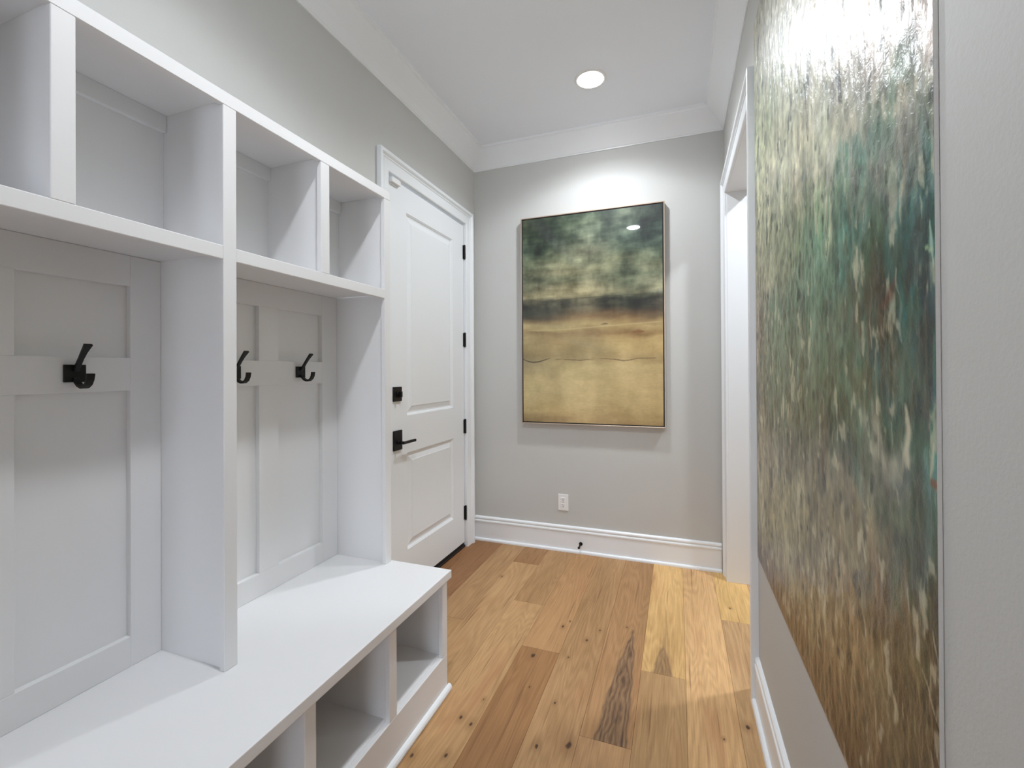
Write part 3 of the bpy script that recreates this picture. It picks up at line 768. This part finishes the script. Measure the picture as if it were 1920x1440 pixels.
rgb += (rnoise(10, 12, 4) * 30)[..., None] * np.array([.9, 1.0, .9])
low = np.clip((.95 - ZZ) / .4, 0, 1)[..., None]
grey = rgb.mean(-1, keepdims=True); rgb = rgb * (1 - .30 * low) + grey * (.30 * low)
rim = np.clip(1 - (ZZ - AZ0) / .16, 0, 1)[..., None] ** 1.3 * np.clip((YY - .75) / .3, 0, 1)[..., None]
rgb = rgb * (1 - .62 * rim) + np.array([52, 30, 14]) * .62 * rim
# scraped cream ridges and dark gaps
sc = rnoise(34, 48, 4) + .30 * rnoise(80, 90, 2)
k = np.clip((sc - .34) * 7, 0, 1)[..., None] * .6; rgb = rgb * (1 - k) + np.array([205, 196, 168]) * k
k = np.clip((-sc - .36) * 7, 0, 1)[..., None] * .6; rgb = rgb * (1 - k) + np.array([34, 44, 40]) * k
Un = (YY - AY0) / (AY1 - AY0); Vn = (AZ1 - ZZ) / (AZ1 - AZ0); ARb = (AY1 - AY0) / (AZ1 - AZ0)
def mark(pts, wd, col, amt):
    global rgb
    q = [((y - AY0) / (AY1 - AY0), (AZ1 - z) / (AZ1 - AZ0), f) for y, z, f in pts]
    rgb = stroke(rgb, Un, Vn, q, wd, col, amt, ARb)
CRM = (196, 190, 166)
mark([(.76, 1.40, .6), (.775, 1.385, 1.4), (.80, 1.37, .6)], .004, (92, 52, 36), .7)
mark([(.645, 1.14, .5), (.67, 1.145, 1.2)], .0022, (120, 60, 36), .8)
mark([(.735, 1.23, .4), (.728, 1.20, 1.2), (.73, 1.17, 1.0), (.725, 1.15, .3)], .003, CRM, .85)
mark([(.678, 1.425, .8), (.668, 1.42, .6), (.655, 1.425, .3)], .0018, (170, 200, 150), .8)
mark([(.67, 1.455, .3), (.667, 1.43, 1.0), (.664, 1.40, .3)], .0016, (170, 190, 170), .8)
mark([(.665, 1.19, .3), (.67, 1.165, 1.0), (.675, 1.15, .4)], .0020, CRM, .8)
for _ in range(260):
    y = AY0 + 1.25 * rng.random() ** 1.6; z = .62 + 1.9 * rng.random(); L = .02 + .05 * rng.random(); sl = rng.normal(0, .35)
    mark([(y, z, .3), (y + sl * L * .5, z - L * .5, 1), (y + sl * L + rng.normal(0, .004), z - L, .2)], .0007 + .0010 * rng.random(),
         CRM if rng.random() < .62 else (46, 50, 44), .35 + .35 * rng.random())
rel = .0016 * rnoise(70, 80, 3) + .0008 * rnoise(30, 160, 2) + .0012 * sc
edge = np.clip(np.minimum(np.minimum(ZZ - AZ0, AZ1 - ZZ), np.minimum(YY - AY0, AY1 - YY)) / .012, 0, 1)
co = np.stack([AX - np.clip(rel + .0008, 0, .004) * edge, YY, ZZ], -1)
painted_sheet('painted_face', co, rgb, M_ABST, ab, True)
box('stretched_edge', AX + .0002, XR - .0003, AY0, AY1, AZ0, AZ1, M_EDGE, ab, bev=.0)

# ---- outlet on the end wall
ox, oz = -.7665, .3415
ot = thing('wall_outlet', (ox, YB, oz - .057), 'white duplex outlet low on the end wall', 'outlet')
box('cover_plate', ox - .0365, ox + .0365, YB - .006, YB, oz - .0575, oz + .0575, M_PLATE, ot, bev=.0035, seg=2)
for dz in (.0205, -.0205):
    rc = box('receptacle', ox - .0165, ox + .0165, YB - .0082, YB - .006, oz + dz - .0150, oz + dz + .0150, M_PLATE, ot, bev=.0009)
    boxes('slots', [(ox - .0078, ox - .0052, YB - .0084, YB - .0081, oz + dz - .001, oz + dz + .008), (ox + .0052, ox + .0078, YB - .0084, YB - .0081, oz + dz - .001, oz + dz + .008),
                    (ox - .0025, ox + .0025, YB - .0084, YB - .0081, oz + dz - .0095, oz + dz - .0045)], M_DARK, rc)
cyl('screw', (ox, YB - .006, oz), (0, -1, 0), .003, .001, M_SILVER, ot, n=12)

# ---- door stop on the baseboard
bx, bz, by = -.640, .067, YB - .0135
ds = thing('door_stop', (bx, by, bz), 'small black door stop on the end baseboard', 'door stop')
cyl('base', (bx, by, bz), (0, -1, 0), .0125, .006, M_BLACK, ds, bev=.001)
cyl('rod', (bx, by - .006, bz), (0, -1, -.06), .0052, .056, M_BLACK, ds, n=16)
cyl('bumper', (bx, by - .060, bz - .0033), (0, -1, -.06), .0078, .014, M_BLACK, ds, n=20, bev=.002)

# ---- alarm contact at the head of the door
sn = thing('door_sensor', (DX, 2.085, 2.303), 'white door alarm contact at the top corner of the door', 'sensor')
box('magnet_case', DX + .0002, DX + .0225, 2.067, 2.146, 2.306, 2.3335, M_PLATE, sn, bev=.002, seg=2)
box('mount_pad', DX + .0002, DX + .008, 2.072, 2.140, 2.297, 2.3055, M_PLATE, sn, bev=.0008)
